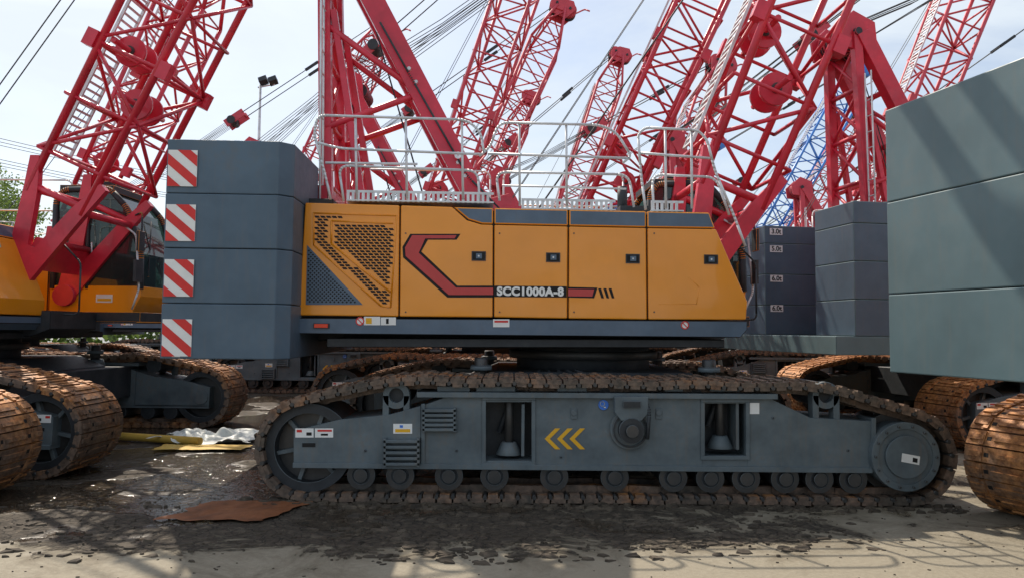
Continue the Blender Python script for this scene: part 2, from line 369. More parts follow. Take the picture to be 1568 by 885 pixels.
def build_house_detail():
    mb=MB(); y=YS-.003
    def sh(pts,m,o=0): mb.sheet([U(*p) for p in pts],y-o,m)
    A=[U(*p) for p in [(482,329),(607,333),(598,469),(586,468),(482,374)]]
    f1=[U(508,339),U(508,374),U(598,447)]; f2=[U(508,339),U(602,343)]
    x0=min(p[0] for p in A);x1=max(p[0] for p in A);z0=min(p[1] for p in A);z1=max(p[1] for p in A)
    B=[U(*p) for p in [(471,376),(469,467),(556,467)]]
    dz=.031;dx=.062;row=0;z=z0
    while z<z1:
        x=x0+(row%2)*dx/2
        while x<x1:
            if inpoly(x,z,A) and min(dseg(x,z,f1[0],f1[1]),dseg(x,z,f1[1],f1[2]),dseg(x,z,*f2))>.035 and min(dseg(x,z,A[i],A[(i+1)%5]) for i in range(5))>.022:
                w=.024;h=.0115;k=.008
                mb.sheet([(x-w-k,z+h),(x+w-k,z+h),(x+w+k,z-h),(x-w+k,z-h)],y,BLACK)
            x+=dx
        z+=dz;row+=1
    mb.prism(B,YS-.006,YS+.02,BAND)
    row=0;z=z0-.05
    while z<z1:
        x=min(p[0] for p in B)+(row%2)*.022
        while x<B[2][0]:
            if inpoly(x,z,B) and min(dseg(x,z,B[i],B[(i+1)%3]) for i in range(3))>.02:
                mb.sheet([(x-.013,z),(x,z+.012),(x+.013,z),(x,z-.012)],YS-.009,BLACK)
            x+=.044
        z+=.022;row+=1
    def rim(pts,w=.012):
        P=[U(*p) for p in pts]
        for a,b in zip(P,P[1:]): mb.tube((a[0],YS-.002,a[1]),(b[0],YS-.002,b[1]),w,ORANGE,6)
    rim([(481,327),(608,331),(599,471),(584,469),(481,376),(481,327)],.009)
    rim([(508,339),(508,374),(599,448)],.011); rim([(508,339),(603,343)],.009)
    sh([(706,359),(629,359),(617,379),(618,395),(686,456),(756,456),(756,438),(701,438),(646,386),(656,368),(700,368)],BLACK)
    sh([(700,361),(632,361),(621,380),(622,393),(688,452),(756,452),(756,441),(699,441),(642,388),(652,366),(697,366)],DECALR,.002)
    sh([(757,438),(869,439),(869,456),(757,455)],BLACK,.001)
    sh([(871,440),(916,441),(911,457),(871,456)],BLACK); sh([(871,443),(911,443.5),(908,454.5),(871,454)],DECALR,.002)
    for px in(919,927,935): sh([(px-2,442),(px+2.5,442),(px+7,457),(px+3,457)],BLACK)
    for px,py in((734,393),(848,395),(970,397),(1090,398)):
        x,z=U(px,py); w,h=.078,.052
        mb.box(x-w,x+w,YS-.010,YS+.01,z-h,z+h,DARK); mb.box(x-w+.012,x+w-.012,YS-.013,YS-.009,z-h+.012,z+h-.012,BLACK)
        mb.box(x-.03,x+.035,YS-.022,YS-.012,z-.028,z+.028,BAND); mb.tube((x,YS-.026,z),(x,YS-.02,z),.010,GALV,10)
    yb=YS-.035
    def lb(a,b,c,d,m,o=.003): mb.sheet([U(a,b,yb),U(c,b,yb),U(c,d,yb),U(a,d,yb)],yb-o,m)
    lb(558,485,583,498,WHITE);lb(584,486,607,498,WHITE);lb(561,487,570,496,YEL,.005);lb(592,488,596,496,BLACK,.005);lb(756,489,781,501,WHITE);lb(758,491,779,494,STRIPER,.005)
    for px,py in((552,492),(1050,498)):
        x,z=U(px,py,yb); mb.tube((x,yb,z),(x,yb-.004,z),.046,WHITE,18); mb.ring((x,0,z),.034,.046,yb-.008,yb-.003,STRIPER,18); mb.beam((x-.03,yb-.006,z+.03),(x+.03,yb-.006,z-.03),.01,.004,STRIPER)
    x,z=U(493,499,yb); mb.box(x-.085,x+.085,yb-.02,yb,z-.026,z+.026,DARK); mb.box(x-.072,x+.072,yb-.034,yb-.018,z-.02,z+.02,LAMP)
    P=[U(*p) for p in[(1010,466),(1068,466),(1072,440),(1055,424)]]
    for a,b in zip(P,P[1:]): mb.tube((a[0],YS+.004,a[1]),(b[0],YS+.004,b[1]),.006,ORANGE,6)
    for a,b in((530,757),(800,945),(1000,1050)):
        xa,z=U(a,312);xb,_=U(b,312); zt=3.04 if a<700 else 2.98
        n=int((xb-xa)/.055)
        for k in range(n): mb.box(xa+k*.055,xa+k*.055+.03,-1.40,-1.385,zt,zt+.10,GALV)
        mb.box(xa,xb,-1.402,-1.383,zt+.10,zt+.125,GALV); mb.box(xa,xb,-1.41,-.62,zt+.005,zt+.02,GALV)
    xa,z=U(955,318); mb.box(xa,xa+.35,-1.3,-.7,2.95,3.06,DARK); mb.tube((xa+.1,-.9,3.05),(xa+.1,-.9,3.35),.06,DARK,14)
    mb.box(-2.4,-1.9,-1.1,-.7,3.03,3.11,DARK)
    # small flag and foot on the two "1" digits are part of the lettering; hinges along the doors
    for px in(622,766,880,1003):
        for py in(358,478):
            x,z=U(px,py); mb.tube((x,YS-.004,z),(x,YS+.004,z),.009,STEEL,8)
    return mb.mesh('house_details')
def build_rails():
    mb=MB(); r=.0145
    def P(pts,ly=-1.42,r=r,fil=.12): mb.pipe([(U(a,b,ly)[0],ly,U(a,b,ly)[1]) for a,b in pts],r,GALV,8,fil)
    P([(507,306),(497,262),(481,205),(487,177),(715,184),(737,202),(742,236)])
    P([(487,219),(520,228),(738,237)]); P([(527,309),(519,254),(733,262),(735,309)],-1.38)
    for a in(545,622,708): P([(a,182),(a+2,306)],-1.40)
    P([(499,250),(640,252)],-1.0)
    P([(735,240),(752,225),(764,188),(920,192),(945,203),(968,240),(955,250)]); P([(748,236),(966,243)])
    P([(766,308),(760,264),(964,268),(972,318)],-1.38)
    for a in(796,868,): P([(a,190),(a+1,316)],-1.40)
    P([(770,285),(960,290)],-1.3,.012)
    P([(990,322),(983,270),(978,206),(990,196),(1070,200),(1084,214),(1096,262),(1125,330),(1143,378)]); P([(981,235),(1088,243)]); P([(1002,322),(1000,268),(1098,272),(1118,330)],-1.35)
    for a in(1020,1060): P([(a,198),(a+1,320)],-1.40)
    for x0,x1 in((-3.1,-1.2),(-1.0,.8)):
        mb.pipe([(x0,1.4,3.03),(x0,1.4,4.0),(x1,1.4,4.0),(x1,1.4,3.0)],r,GALV,7,.12); mb.tube((x0,1.4,3.5),(x1,1.4,3.5),r,GALV)
    mb.pipe([(2.05,.55,3.2),(2.35,.45,3.0),(2.42,.45,2.2),(2.3,.5,1.9)],r,GALV)
    mb.box(2.40,2.44,.30,.5,2.3,2.62,DARK); mb.pipe([(1.9,-.5,1.8),(2.1,-.5,1.8),(2.1,-.5,2.5),(1.8,-.5,2.8)],.012,DARK)
    return mb.mesh('railings')
H=.555; ZB=1.33
def build_cw(kind=0):
    mb=MB(); ch=.13
    def slab(x0,x1,y0,y1,z0,z1,m=CWM):
        P=[(x0,y0),(x1-ch,y0),(x1,y0+ch),(x1,y1-ch),(x1-ch,y1),(x0,y1)]
        n=6; vs=[(p[0],p[1],z0) for p in P]+[(p[0],p[1],z1) for p in P]
        mb.add(vs,[tuple(range(n-1,-1,-1)),tuple(range(n,2*n))]+[(i,(i+1)%n,(i+1)%n+n,i+n) for i in range(n)],m)
    x0,x1=-4.52,-3.27
    if kind==0:
        slab(x0,x1,-2.0,2.0,ZB,ZB+H-.006)
        for k in range(1,4):
            z0=ZB+k*H
            slab(x0,x1,-2.0+.006*(k%2),-.62,z0,z0+H-.006); slab(x0,x1,.62,2.0,z0,z0+H-.006)
        slab(x0+.35,x1-.05,-.6,.6,ZB+H,ZB+3.6*H)
    elif kind==1:   # three tall slabs
        zz=[ZB-.02,ZB+.66,ZB+1.47,ZB+2.30]
        slab(x0,x1,-2.0,2.0,zz[0],zz[1]-.006)
        for a,b in zip(zz[1:],zz[2:]):
            slab(x0,x1,-2.0,-.42,a,b-.006); slab(x0,x1,.02,2.0,a,b-.006)
    else:           # open stacks on a tray
        slab(x0-.30,x1,-2.0,2.0,ZB,ZB+.27,CWG)
        for a,b in((ZB+.275,ZB+.80),(ZB+.80,ZB+1.35),(ZB+1.35,ZB+1.90),(ZB+1.90,ZB+2.22)):
            slab(x0,x1-.35,-2.0,-1.0,a,b-.006); slab(x0,x1+.1,.6,2.0,a,b-.006)
    for x in(-4.3,-3.8):
        for y in(-1.7,1.7): mb.tube((x,y,ZB+4*H-.03),(x,y,ZB+4*H+.05+(.06 if kind==1 else 0)),.05,DARK,10)
    return mb.mesh('counterweight_blocks',.010,2)
def clipp(P,f):
    out=[]
    for a,b in zip(P,P[1:]+P[:1]):
        fa,fb=f(a),f(b)
        if fa>=0: out.append(a)
        if fa*fb<0: t=fa/(fa-fb); out.append((a[0]+(b[0]-a[0])*t,a[1]+(b[1]-a[1])*t))
    return out
def build_cwsign():
    mb=MB(); w=.29;h=.37
    for k in range(4):
        zc=ZB+k*H+(.21 if k==0 else .25)
        y=-2.004; x0=-4.50;z0=zc-h/2
        mb.box(x0,x0+w,y-.006,y,z0,z0+h,WHITE)
        S=.112
        g=lambda p:p[1]+p[0]*.85
        for j in range(0,4):
            c0=j*2*S
            P=clipp([(0,0),(w,0),(w,h),(0,h)],lambda p:g(p)-c0)
            if len(P)>2: P=clipp(P,lambda p:c0+S-g(p))
            if len(P)>2: mb.sheet([(x0+a,z0+b) for a,b in P],y-.009,STRIPER)
    mb.box(-4.40,-4.32,-2.006,-2.0,ZB+.02,ZB+.07,WHITE)
    return mb.mesh('hazard_signs')
def build_aframe():
    mb=MB(); ax,az=-3.35,6.75
    for y in(-.5,.5):
        mb.beam((-1.05,y,2.6),(ax+.1,y*.8,az),.27,.2,RED)
        mb.beam((-3.2,y,2.6),(ax,y*.8,az),.15,.14,RED)
        mb.beam((-2.75,y,3.0),(ax+.15,y*.85,5.6),.08,.1,RED)
        mb.prism([(-1.25,2.5),(-.7,2.5),(-.75,3.05),(-1.0,3.3),(-1.35,3.2)],y-.14,y+.14,RED)
        mb.prism([(ax-.3,az-.25),(ax+.4,az-.35),(ax+.35,az+.2),(ax-.05,az+.38),(ax-.35,az+.1)],y*.8-.03,y*.8+.03,RED)
        mb.tube((-2.1,y,4.55),(-3.25,y,4.1),.04,RED,8); mb.tube((-2.1,y,4.55),(-3.27,y*.9,5.4),.04,RED,8)
        mb.ring((-1.62,0,3.75),.0001,.05,y-.16,y-.14,GALV,12)
    mb.pipe([(-1.1,-.63,3.1),(-1.5,-.65,3.5),(-2.2,-.62,4.7),(-2.6,-.6,5.4)],.014,DARK)
    for t in(.22,.26,.5,.54):
        p=Vector((-1.05,-.5,2.6)).lerp(Vector((ax+.1,-.4,az)),t); mb.tube(p-Vector((0,.125,0)),p,.03,GALV,8)
    for z,x in((3.4,-3.22),(4.2,-3.25),(5.0,-3.28),(5.8,-3.31)):
        t=(z-2.6)/(az-2.6);w=.5*(1-.2*t)
        mb.tube((x,-w,z),(x,w,z),.04,RED,8); mb.tube((x,-w,z),(x-.03,w,z+.8),.03,RED,7); mb.tube((x,w,z),(x-.03,-w,z+.8),.03,RED,7)
        xf=-1.05+(ax+1.15)*t; mb.tube((xf,-w,z),(xf,w,z),.05,RED,8)
        if z<5.5:
            t2=(z+.8-2.6)/(az-2.6); xg=-1.05+(ax+1.15)*t2; mb.tube((xf,-w,z),(xg,w*.96,z+.8),.035,RED,7)
    mb.tube((ax,-.5,az),(ax,.5,az),.07,DARK,12)
    for k in range(8):
        y=-.32+k*.09; mb.tube((ax,y,az),(ax,y+.05,az),.26,RED if k%2 else DARK,20)
        mb.tube((ax+.3,y,az-.1),(ax+.3,y+.05,az-.1),.16,DARK,16)
    for y in(-.72,-.56): mb.tube((-3.25,y,3.0),(-3.3,y,6.0),.014,GALV)
    for k in range(11): mb.tube((-3.27,-.72,3.1+k*.27),(-3.27,-.56,3.1+k*.27),.01,GALV)
    return mb.mesh('a_frame',.006,1)
def build_cab():
    mb=MB(); y0,y1=.62,1.75
    mb.prism([(1.0,1.85),(1.0,2.25),(2.37,2.25),(2.37,2.1),(2.25,1.85)],y0-.01,y1+.01,ORANGE)
    side=[(1.04,2.25),(1.04,3.55),(1.14,3.68),(1.84,3.70),(2.10,3.40),(2.32,2.75),(2.33,2.25)]
    for y in(y0+.02,y1-.02): mb.prism(side,y-.004,y+.004,GLASS)
    for a,b in zip(side[3:],side[4:]):
        mb.add([(a[0],y0+.03,a[1]),(b[0],y0+.03,b[1]),(b[0],y1-.03,b[1]),(a[0],y1-.03,a[1])],[(0,1,2,3)],GLASS)
    mb.box(1.0,1.05,y0+.03,y1-.03,2.25,2.9,DARK)
    for y in(y0+.01,y1-.01):
        pts=[(1.03,2.2),(1.03,3.56),(1.14,3.7),(1.84,3.72),(2.12,3.41),(2.34,2.75),(2.35,2.2)]
        mb.pipe([(a,y,b) for a,b in pts],.045,DARK,8,.08); mb.tube((1.55,y,2.2),(1.5,y,3.72),.035,DARK); mb.tube((1.03,y,2.9),(1.52,y,2.9),.018,DARK)
        mb.pipe([(1.62,y-.03,2.5),(1.62,y-.05,2.9)],.012,GALV)
    mb.box(1.06,1.88,y0+.03,y1-.03,3.68,3.78,DARK); mb.box(1.35,1.75,.95,1.4,3.78,3.9,DARK)
    mb.box(1.25,1.7,.95,1.4,2.25,2.6,DARK); mb.prism([(1.2,2.6),(1.35,2.6),(1.25,3.25),(1.13,3.25)],.98,1.37,DARK); mb.box(1.2,1.3,1.05,1.3,3.27,3.42,DARK)
    mb.box(1.95,2.15,.9,1.5,2.25,2.75,DARK); mb.box(1.75,1.8,.8,.85,2.3,2.85,DARK)
    mb.tube((2.38,.8,2.4),(2.2,1.2,3.3),.01,DARK)
    mb.pipe([(2.2,y0,3.3),(2.42,y0-.15,3.35),(2.45,y0-.2,2.9)],.014,DARK); mb.box(2.42,2.46,y0-.3,y0-.12,2.75,3.05,DARK)
    mb.box(.9,2.4,.55,1.85,1.72,1.86,DARK)
    mb.sheet([(1.7,2.0),(1.95,2.0),(1.95,2.12),(1.7,2.12)],y0-.014,WHITE); mb.sheet([(1.72,2.02),(1.93,2.02),(1.93,2.06),(1.72,2.06)],y0-.016,YEL)
    return mb.mesh('operator_cab',.008,1)
def build_boom(L,base=RED):
    mb=MB(); W=.64; D=.55
    z1=1.9; zt=L-1.6
    def sec(z):
        if z<z1: t=z/z1; return (.10+(D-.10)*t,.60+(W-.60)*t)
        if z>zt: t=(z-zt)/(L-zt); return (D+(.16-D)*t,W+(.36-W)*t)
        return (D,W)
    def C(z,i,j): d,w=sec(z); return Vector((d*i,w*j,z))
    for j in(-1,1):
        y=j*.62
        mb.prism([(-.11,-.12),(.11,-.12),(.19,.25),(.46,1.35),(.57,1.75),(.46,1.8),(.26,1.35),(.05,.66),(-.05,.66),(-.26,1.35),(-.46,1.8),(-.57,1.75),(-.46,1.35),(-.19,.25)],y-.05,y+.05,base)
        mb.tube((0,y-.1,0),(0,y+.1,0),.16,base,18)
        mb.tube((-.42,y,1.4),(.42,y,1.4),.05,base,8)
    for z,i in((.75,0),(1.35,-.40),(1.35,.40)): mb.tube((i,-.6,z),(i,.6,z),.05,base,8)
    mb.box(-.04,.04,-.6,.6,.35,.72,base)
    for i in(-1,1):
        for j in(-1,1):
            mb.tube(C(1.3,i,j),C(zt,i,j),.052,base,10); mb.tube(C(zt,i,j),C(L,i,j),.048,base,8)
    n=int(round((zt-z1)/.85)); st=(zt-z1)/n
    zs=[z1+k*st for k in range(n+1)]+[zt+.8,L-.15]
    for k,z in enumerate(zs):
        for a,b in(((-1,-1),(1,-1)),((1,-1),(1,1)),((1,1),(-1,1)),((-1,1),(-1,-1))):
            mb.tube(C(z,*a),C(z,*b),.026,base,6)
        if k<len(zs)-1:
            z2=zs[k+1]
            for q,(a,b) in enumerate((((-1,-1),(1,-1)),((1,-1),(1,1)),((1,1),(-1,1)),((-1,1),(-1,-1)))):
                if (k+q)%2: a,b=b,a
                mb.tube(C(z,*a),C(z2,*b),.028,base,6)
            if k%3==2: mb.tube(C(z,-1,-1),C(z,1,1),.025,base,6)
    for z in(z1+2*st,z1+5*st,):
        for i in(-1,1):
            for j in(-1,1):
                c=C(min(z,zt),i,j); mb.box(c.x-.08,c.x+.08,c.y-.07,c.y+.07,c.z-.12,c.z+.12,base)
    for z,x in((z1+1.1,.12),(z1+1.75,-.30)):
        for y in(-.16,.16): mb.tube((x,y-.03,z),(x,y+.03,z),.22,base,24); mb.tube((x,y-.06,z),(x,y+.06,z),.07,STEEL,14)
        mb.tube((x,-.62,z),(x,.62,z),.04,base,8)
    for y in(-.2,.2): mb.box(-D-.10,-D-.06,y-.015,y+.015,1.9,zt,GALV)
    k=1.9
    while k<zt: mb.box(-D-.095,-D-.08,-.2,.2,k,k+.035,GALV); k+=.11
    for j in(-1,1):
        mb.prism([(-.3,L-.35),(.32,L-.35),(.55,L+.1),(.35,L+.35),(-.1,L+.3),(-.42,L+.05)],j*.33-.025,j*.33+.025,base)
    for x,z in((.33,L+.05),(-.2,L+.05)):
        mb.tube((x,-.4,z),(x,.4,z),.05,DARK,10)
        for y in(-.22,-.1,.05,.18): mb.tube((x,y,z),(x,y+.05,z),.26,base if y<0 else DARK,20)
    mb.pipe([(.5,.33,L+.2),(.8,.33,L+.55),(1.0,.2,L+.5)],.03,base)
    return mb.mesh('lattice_boom')
ME_HOUSE=build_house();ME_CORE=build_house_core();ME_DET=build_house_detail();ME_RAIL=build_rails();ME_CWS=[build_cw(k) for k in(0,1,2)];ME_SIGN=build_cwsign();ME_AF=build_aframe();ME_CAB=build_cab()
BOOMS={L:build_boom(L) for L in(9.5,12.5)}
fc=bpy.data.curves.new('lettering','FONT'); fc.body='SCC1000A-8'; fc.size=.128; fc.align_x='CENTER'; fc.align_y='CENTER'; fc.extrude=.0005; fc.offset=.0065; fc.space_character=1.08
fc.materials.append(WHITE)
ftext={}
def labeltext(s):
    if s not in ftext:
        f=bpy.data.curves.new('weight_label','FONT'); f.body=s; f.size=.12; f.align_x='CENTER'; f.align_y='CENTER'; f.extrude=.0005; f.offset=.003; f.materials.append(BLACK); ftext[s]=f
    return ftext[s]

def make_crane(cx,cy,rot=0,slew=0,ba=70,L=9.5,blue=False,cwmat=None,cw=0,rust=.3,sign=False,labels=False,letter=False,pend=True,flip=1):
    root=bpy.data.objects.new('crawler_crane',None); scn.collection.objects.link(root); root.location=(cx,cy,0); root.rotation_euler=(0,0,R(rot))
    root.empty_display_size=.5
    for s in(1,-1):
        o=obj('track_shoes',ME_SHOES,root,scale=(flip,s,1)); o.color=(rust,0,0,1); obj('track_frame',ME_FRAME,root,scale=(flip,s,1))
    obj('carbody',ME_CAR,root)
    u=bpy.data.objects.new('upper_structure',None); scn.collection.objects.link(u); u.parent=root; u.rotation_euler=(0,0,R(slew)); u.empty_display_size=.3
    for nm,me in(('engine_house_panels',ME_HOUSE),('upper_frame',ME_CORE),('house_details',ME_DET),('railings',ME_RAIL),('operator_cab',ME_CAB)): obj(nm,me,u)
    if sign: obj('hazard_signs',ME_SIGN,u)
    cwo=obj('counterweight',ME_CWS[cw],u)
    if cwmat:
        cwo.material_slots[0].link='OBJECT'; cwo.material_slots[0].material=cwmat
    if labels:
        lm=MB()
        for z,s in((3.44,'3.0t'),(3.13,'5.0t'),(2.60,'6.0t'),(2.07,'6.0t')):
            lm.box(-4.42,-4.18,.592,.598,z-.06,z+.06,WHITE)
            obj('weight_label',labeltext(s),u,loc=(-4.30,.589,z),rot=(R(90),0,0))
        obj('label_plates',lm.mesh('label_plates'),u)
    af=obj('a_frame',ME_AF,u)
    if letter:
        x,z=U(813,447.5); obj('lettering',fc,u,loc=(x,YS-.009,z),rot=(R(90),0,0))
    pin=Vector((1.25,0,2.1)); a=R(90-ba)
    bo=obj('lattice_boom',BOOMS[L],u,loc=pin,rot=(0,a,0))
    alt=BLUE if blue else (REDHAZE if cy>18 else None)
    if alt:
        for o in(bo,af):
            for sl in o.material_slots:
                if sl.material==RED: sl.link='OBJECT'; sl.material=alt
    ax=Vector((math.sin(a),0,math.cos(a))); pr=Vector((math.cos(a),0,-math.sin(a)))
    tip=pin+ax*(L+.05)-pr*.2; apex=Vector((-3.35,0,6.75))
    mb=MB(); eq=apex.lerp(tip,.42); rm=alt or RED
    if pend:
        for k in range(10):
            y=-.33+k*.073; sag=Vector((0,0,-.03-.04*random.random())); mid=(apex+eq)/2+sag+Vector((0,y,0)); o=Vector((0,0,.08 if k%2 else -.08))
            p0=apex+Vector((0,y,.2 if k%2 else -.22)); p1=eq+Vector((0,y*.8,.08 if k%2 else -.08))
            mb.tube(p0,mid+o,.0085,ROPE,5,caps=False); mb.tube(mid+o,p1,.0085,ROPE,5,caps=False)
        d=(tip-eq).normalized(); n=Vector((-d.z,0,d.x))
        for y in(-.28,.28): mb.obox(eq+d*.15+Vector((0,y,0)),d*.42,Vector((0,.03,0)),n*.14,rm)
        mb.tube(eq+Vector((0,-.35,0)),eq+Vector((0,.35,0)),.16,DARK,16); mb.tube(eq+d*.5+Vector((0,-.3,0)),eq+d*.5+Vector((0,.3,0)),.05,rm,10)
        for y in(-.3,.3):
            mb.tube(eq+d*.5+Vector((0,y,0)),tip+Vector((0,y*.9,0)),.018,ROPE,6)
            q=eq.lerp(tip,.55)+Vector((0,y,0)); mb.obox(q,d*.3,Vector((0,.03,0)),n*.05,DARK)
        w=Vector((-1.9,0,2.75)); mb.tube(w,apex+Vector((.25,.05,0)),.010,ROPE,5,caps=False); mb.tube(w+Vector((0,.1,0)),apex+Vector((.25,.12,0)),.010,ROPE,5,caps=False)
    w=Vector((-.9,0,2.75))
    for y in(-.12,.1): mb.tube(w+Vector((0,y,0)),tip+Vector((0,y,.1)),.009,ROPE,5,caps=False)
    obj('ropes',mb.mesh('ropes'),u)
    return root
make_crane(CX,CY,0,2.5,67.5,9.5,rust=.30,sign=True,letter=True)
make_crane(-7.95,10.5,0,0,65.5,12.5,rust=.60,pend=False,flip=-1)
make_crane(8.18,5.65,19,-5,66,12.5,cwmat=CWG,cw=1,rust=.95,pend=False)
make_crane(9.07,13.28,9,0,70,9.5,labels=True,cw=2,rust=.9)
make_crane(-.2,15.7,0,0,66,12.5,rust=.6)
make_crane(-12.2,17.6,4,0,68,9.5,rust=.6,pend=False)
make_crane(7.6,20.0,-3,3,68,12.5)
make_crane(-4.2,21.3,0,-3,72,12.5)
make_crane(2.8,25.4,0,5,70,9.5)
make_crane(-4.4,26.9,0,2,67,12.5)
make_crane(-11.6,28.5,3,0,66,12.5)
make_crane(7.6,31.5,0,0,61,12.5,blue=True)
make_crane(13.6,26,0,-6,66,12.5)
make_crane(10.6,38,0,0,60,12.5)
make_crane(-.4,32.4,0,4,72,12.5)
make_crane(3.4,38,0,0,64,12.5)
make_crane(-5.1,38,0,0,68,12.5)
make_crane(16.5,44,0,0,62,12.5)

# crawler track standing at the left
root=bpy.data.objects.new('crawler_track',None); scn.collection.objects.link(root); root.location=(-8.15,9.1,0)
o=obj('track_shoes',ME_SHOES,root,scale=(-1,1,1)); o.color=(.75,0,0,1); obj('track_frame',ME_FRAME,root,scale=(-1,1,1)); root.rotation_euler=(0,0,R(2))

# ---------------------------------------------------------------- ground
def groundmat():
    mt,nt,b=newmat('yard_ground'); tc=nt.nodes.new('ShaderNodeTexCoord'); V=tc.outputs['Object']
    n_big=noise(nt,.28,4,.6,V); n_med=noise(nt,1.5,6,.72,V,.8); n_fine=noise(nt,22,5,.7,V); n_grit=noise(nt,120,2,.7,V)
    wv=nt.nodes.new('ShaderNodeTexNoise'); wv.inputs['Scale'].default_value=5; nt.links.new(V,wv.inputs['Vector'])
    vm=nt.nodes.new('ShaderNodeVectorMath'); vm.operation='MULTIPLY_ADD'; vm.inputs[1].default_value=(.25,.25,.25); nt.links.new(wv.outputs['Color'],vm.inputs[0]); nt.links.new(V,vm.inputs[2])
    vor=node(nt,'ShaderNodeTexVoronoi'); vor.inputs['Scale'].default_value=9; vor.feature='DISTANCE_TO_EDGE'; nt.links.new(vm.outputs[0],vor.inputs['Vector'])
    sp=nt.nodes.new('ShaderNodeSeparateXYZ'); nt.links.new(V,sp.inputs[0])
    def mr(x,a,b_,c,d):
        r=nt.nodes.new('ShaderNodeMapRange'); r.interpolation_type='SMOOTHSTEP'; nt.links.new(x,r.inputs[0])
        for i,v in enumerate((a,b_,c,d)): r.inputs[i+1].default_value=v
        return r.outputs[0]
    M=lambda o,a,b_:mth(nt,o,a,b_)
    leftm=mr(sp.outputs[0],1.0,-1.4,0,.12); rightm=mr(sp.outputs[0],2.0,3.4,0,-.12); yd=mr(sp.outputs[1],5.2,6.1,-.17,.10)
    mudv=M('ADD',M('ADD',M('ADD',M('ADD',M('MULTIPLY',n_med,.75),M('MULTIPLY',n_big,.28)),leftm),yd),rightm)
    mud=ramp(nt,mudv,.54,.585); film=ramp(nt,mudv,.40,.55)
    crk=ramp(nt,vor.outputs['Distance'],.0,.05)
    conc=mix(nt,ramp(nt,n_fine,.3,.7),(.235,.205,.155),(.34,.305,.235))
    conc=mix(nt,ramp(nt,n_big,.35,.7),conc,(.29,.25,.185))
    conc=mix(nt,M('MULTIPLY',film,.75),conc,(.13,.105,.07))
    mudc=mix(nt,ramp(nt,n_fine,.35,.65),(.030,.023,.016),(.078,.060,.042))
    mudc=mix(nt,ramp(nt,noise(nt,6,4,.7,V),.56,.70),mudc,(.15,.12,.085))
    mudc=mix(nt,crk,(.014,.011,.008),mudc)
    c=mix(nt,mud,conc,mudc)
    nt.links.new(c,b.inputs['Base Color'])
    wet=ramp(nt,M('ADD',M('ADD',noise(nt,.9,3,.5,V),leftm),mr(sp.outputs[1],5.6,7.2,-.10,.04)),.57,.62)
    wetm=M('MULTIPLY',wet,film)
    rg=nt.nodes.new('ShaderNodeMapRange'); nt.links.new(wetm,rg.inputs[0]); rg.inputs[3].default_value=.85; rg.inputs[4].default_value=.08; nt.links.new(rg.outputs[0],b.inputs['Roughness'])
    b.inputs['Specular IOR Level'].default_value=.4
    h=M('ADD',M('MULTIPLY',n_fine,.45),M('MULTIPLY',n_grit,.10)); h=M('ADD',h,M('MULTIPLY',mud,M('ADD',M('MULTIPLY',n_med,1.8),M('MULTIPLY',crk,.5))))
    inv=M('SUBTRACT',1.0,M('MULTIPLY',wetm,.8)); h=M('MULTIPLY',h,inv)
    bump(nt,b,h,.8,.03); return mt
mb=MB(); G=groundmat()
mb.add([(-600,-200,0),(600,-200,0),(600,1200,0),(-600,1200,0)],[(0,1,2,3)],G)
obj('ground',mb.mesh('ground'))
MUD=paint('dried_mud',(.060,.046,.032),.85,.9,(.16,.13,.095),scale=6,vary=.5)
mb=MB()
def chip(x,y,s,h):
    n=random.randint(5,8); a0=random.random()*6.28; top=[];bot=[]
    tx,ty=random.uniform(-.12,.12),random.uniform(-.12,.12)
    for i in range(n):
        a=a0+6.283*i/n; r=s*random.uniform(.5,1.2); px,py=r*math.cos(a)*1.5,r*math.sin(a)
        top.append((x+px*.8,y+py*.8,max(.003,h+px*tx+py*ty))); bot.append((x+px,y+py,-.002))
    mb.add(bot+top,[tuple(range(n,2*n))]+[(i,(i+1)%n,(i+1)%n+n,i+n) for i in range(n)],MUD)
cl=[]
for _ in range(32): cl.append((random.uniform(-.8,2.4),random.uniform(5.75,6.8),random.uniform(.1,.4)))
for _ in range(28): cl.append((random.uniform(-4.4,-.8),random.uniform(5.1,7.2),random.uniform(.1,.4)))
for _ in range(9): cl.append((random.uniform(-.8,1.0),random.uniform(5.3,5.8),random.uniform(.1,.25)))
for x,y,s in cl:
    for _ in range(int(60*s)):
        chip(x+random.gauss(0,s*1.5),y+random.gauss(0,s*.3),random.choice((.01,.015,.02,.03,.05)),random.uniform(.004,.016))
for _ in range(700): chip(random.uniform(-5,5),random.uniform(4.6,9),random.uniform(.004,.011),random.uniform(.003,.007))
for _ in range(260): chip(random.uniform(-2.6,4.3),random.uniform(6.9,7.2),random.uniform(.02,.05),random.uniform(.01,.03))
obj('mud_clumps',mb.mesh('mud_clumps'))
RUST=paint('rusty_sheet',(.20,.068,.022),.6,.8,(.06,.045,.03),scale=3,vary=.45)
def wavy(name,x0,x1,y0,y1,amp,mat,nx=40,ny=20,z=.02,rag=.1,f=3.0,rot=0,taper=0):
    mb=MB(); vs=[]
    for j in range(ny+1):
        for i in range(nx+1):
            u=i/nx;v=j/ny; x=x0+(x1-x0)*u;y=y0+(y1-y0)*v
            e=ns.noise(Vector((u*4,v*4,x0)))*rag; 
            x+=e*(abs(u-.5)*2)**3; y+=e*(abs(v-.5)*2)**3
            h=ns.noise(Vector((x*f,y*f,1.3)))*amp+abs(ns.noise(Vector((x*f*2.3,y*f*2.3,4))))*amp*.7
            vs.append((x+(v-.5)*taper,y,z+max(0,h+amp*.3)*(1-.7*max(abs(u-.5),abs(v-.5))*1.6)))
    fs=[(j*(nx+1)+i,j*(nx+1)+i+1,(j+1)*(nx+1)+i+1,(j+1)*(nx+1)+i) for j in range(ny) for i in range(nx)]
    mb.add(vs,fs,mat,True); return obj(name,mb.mesh(name))
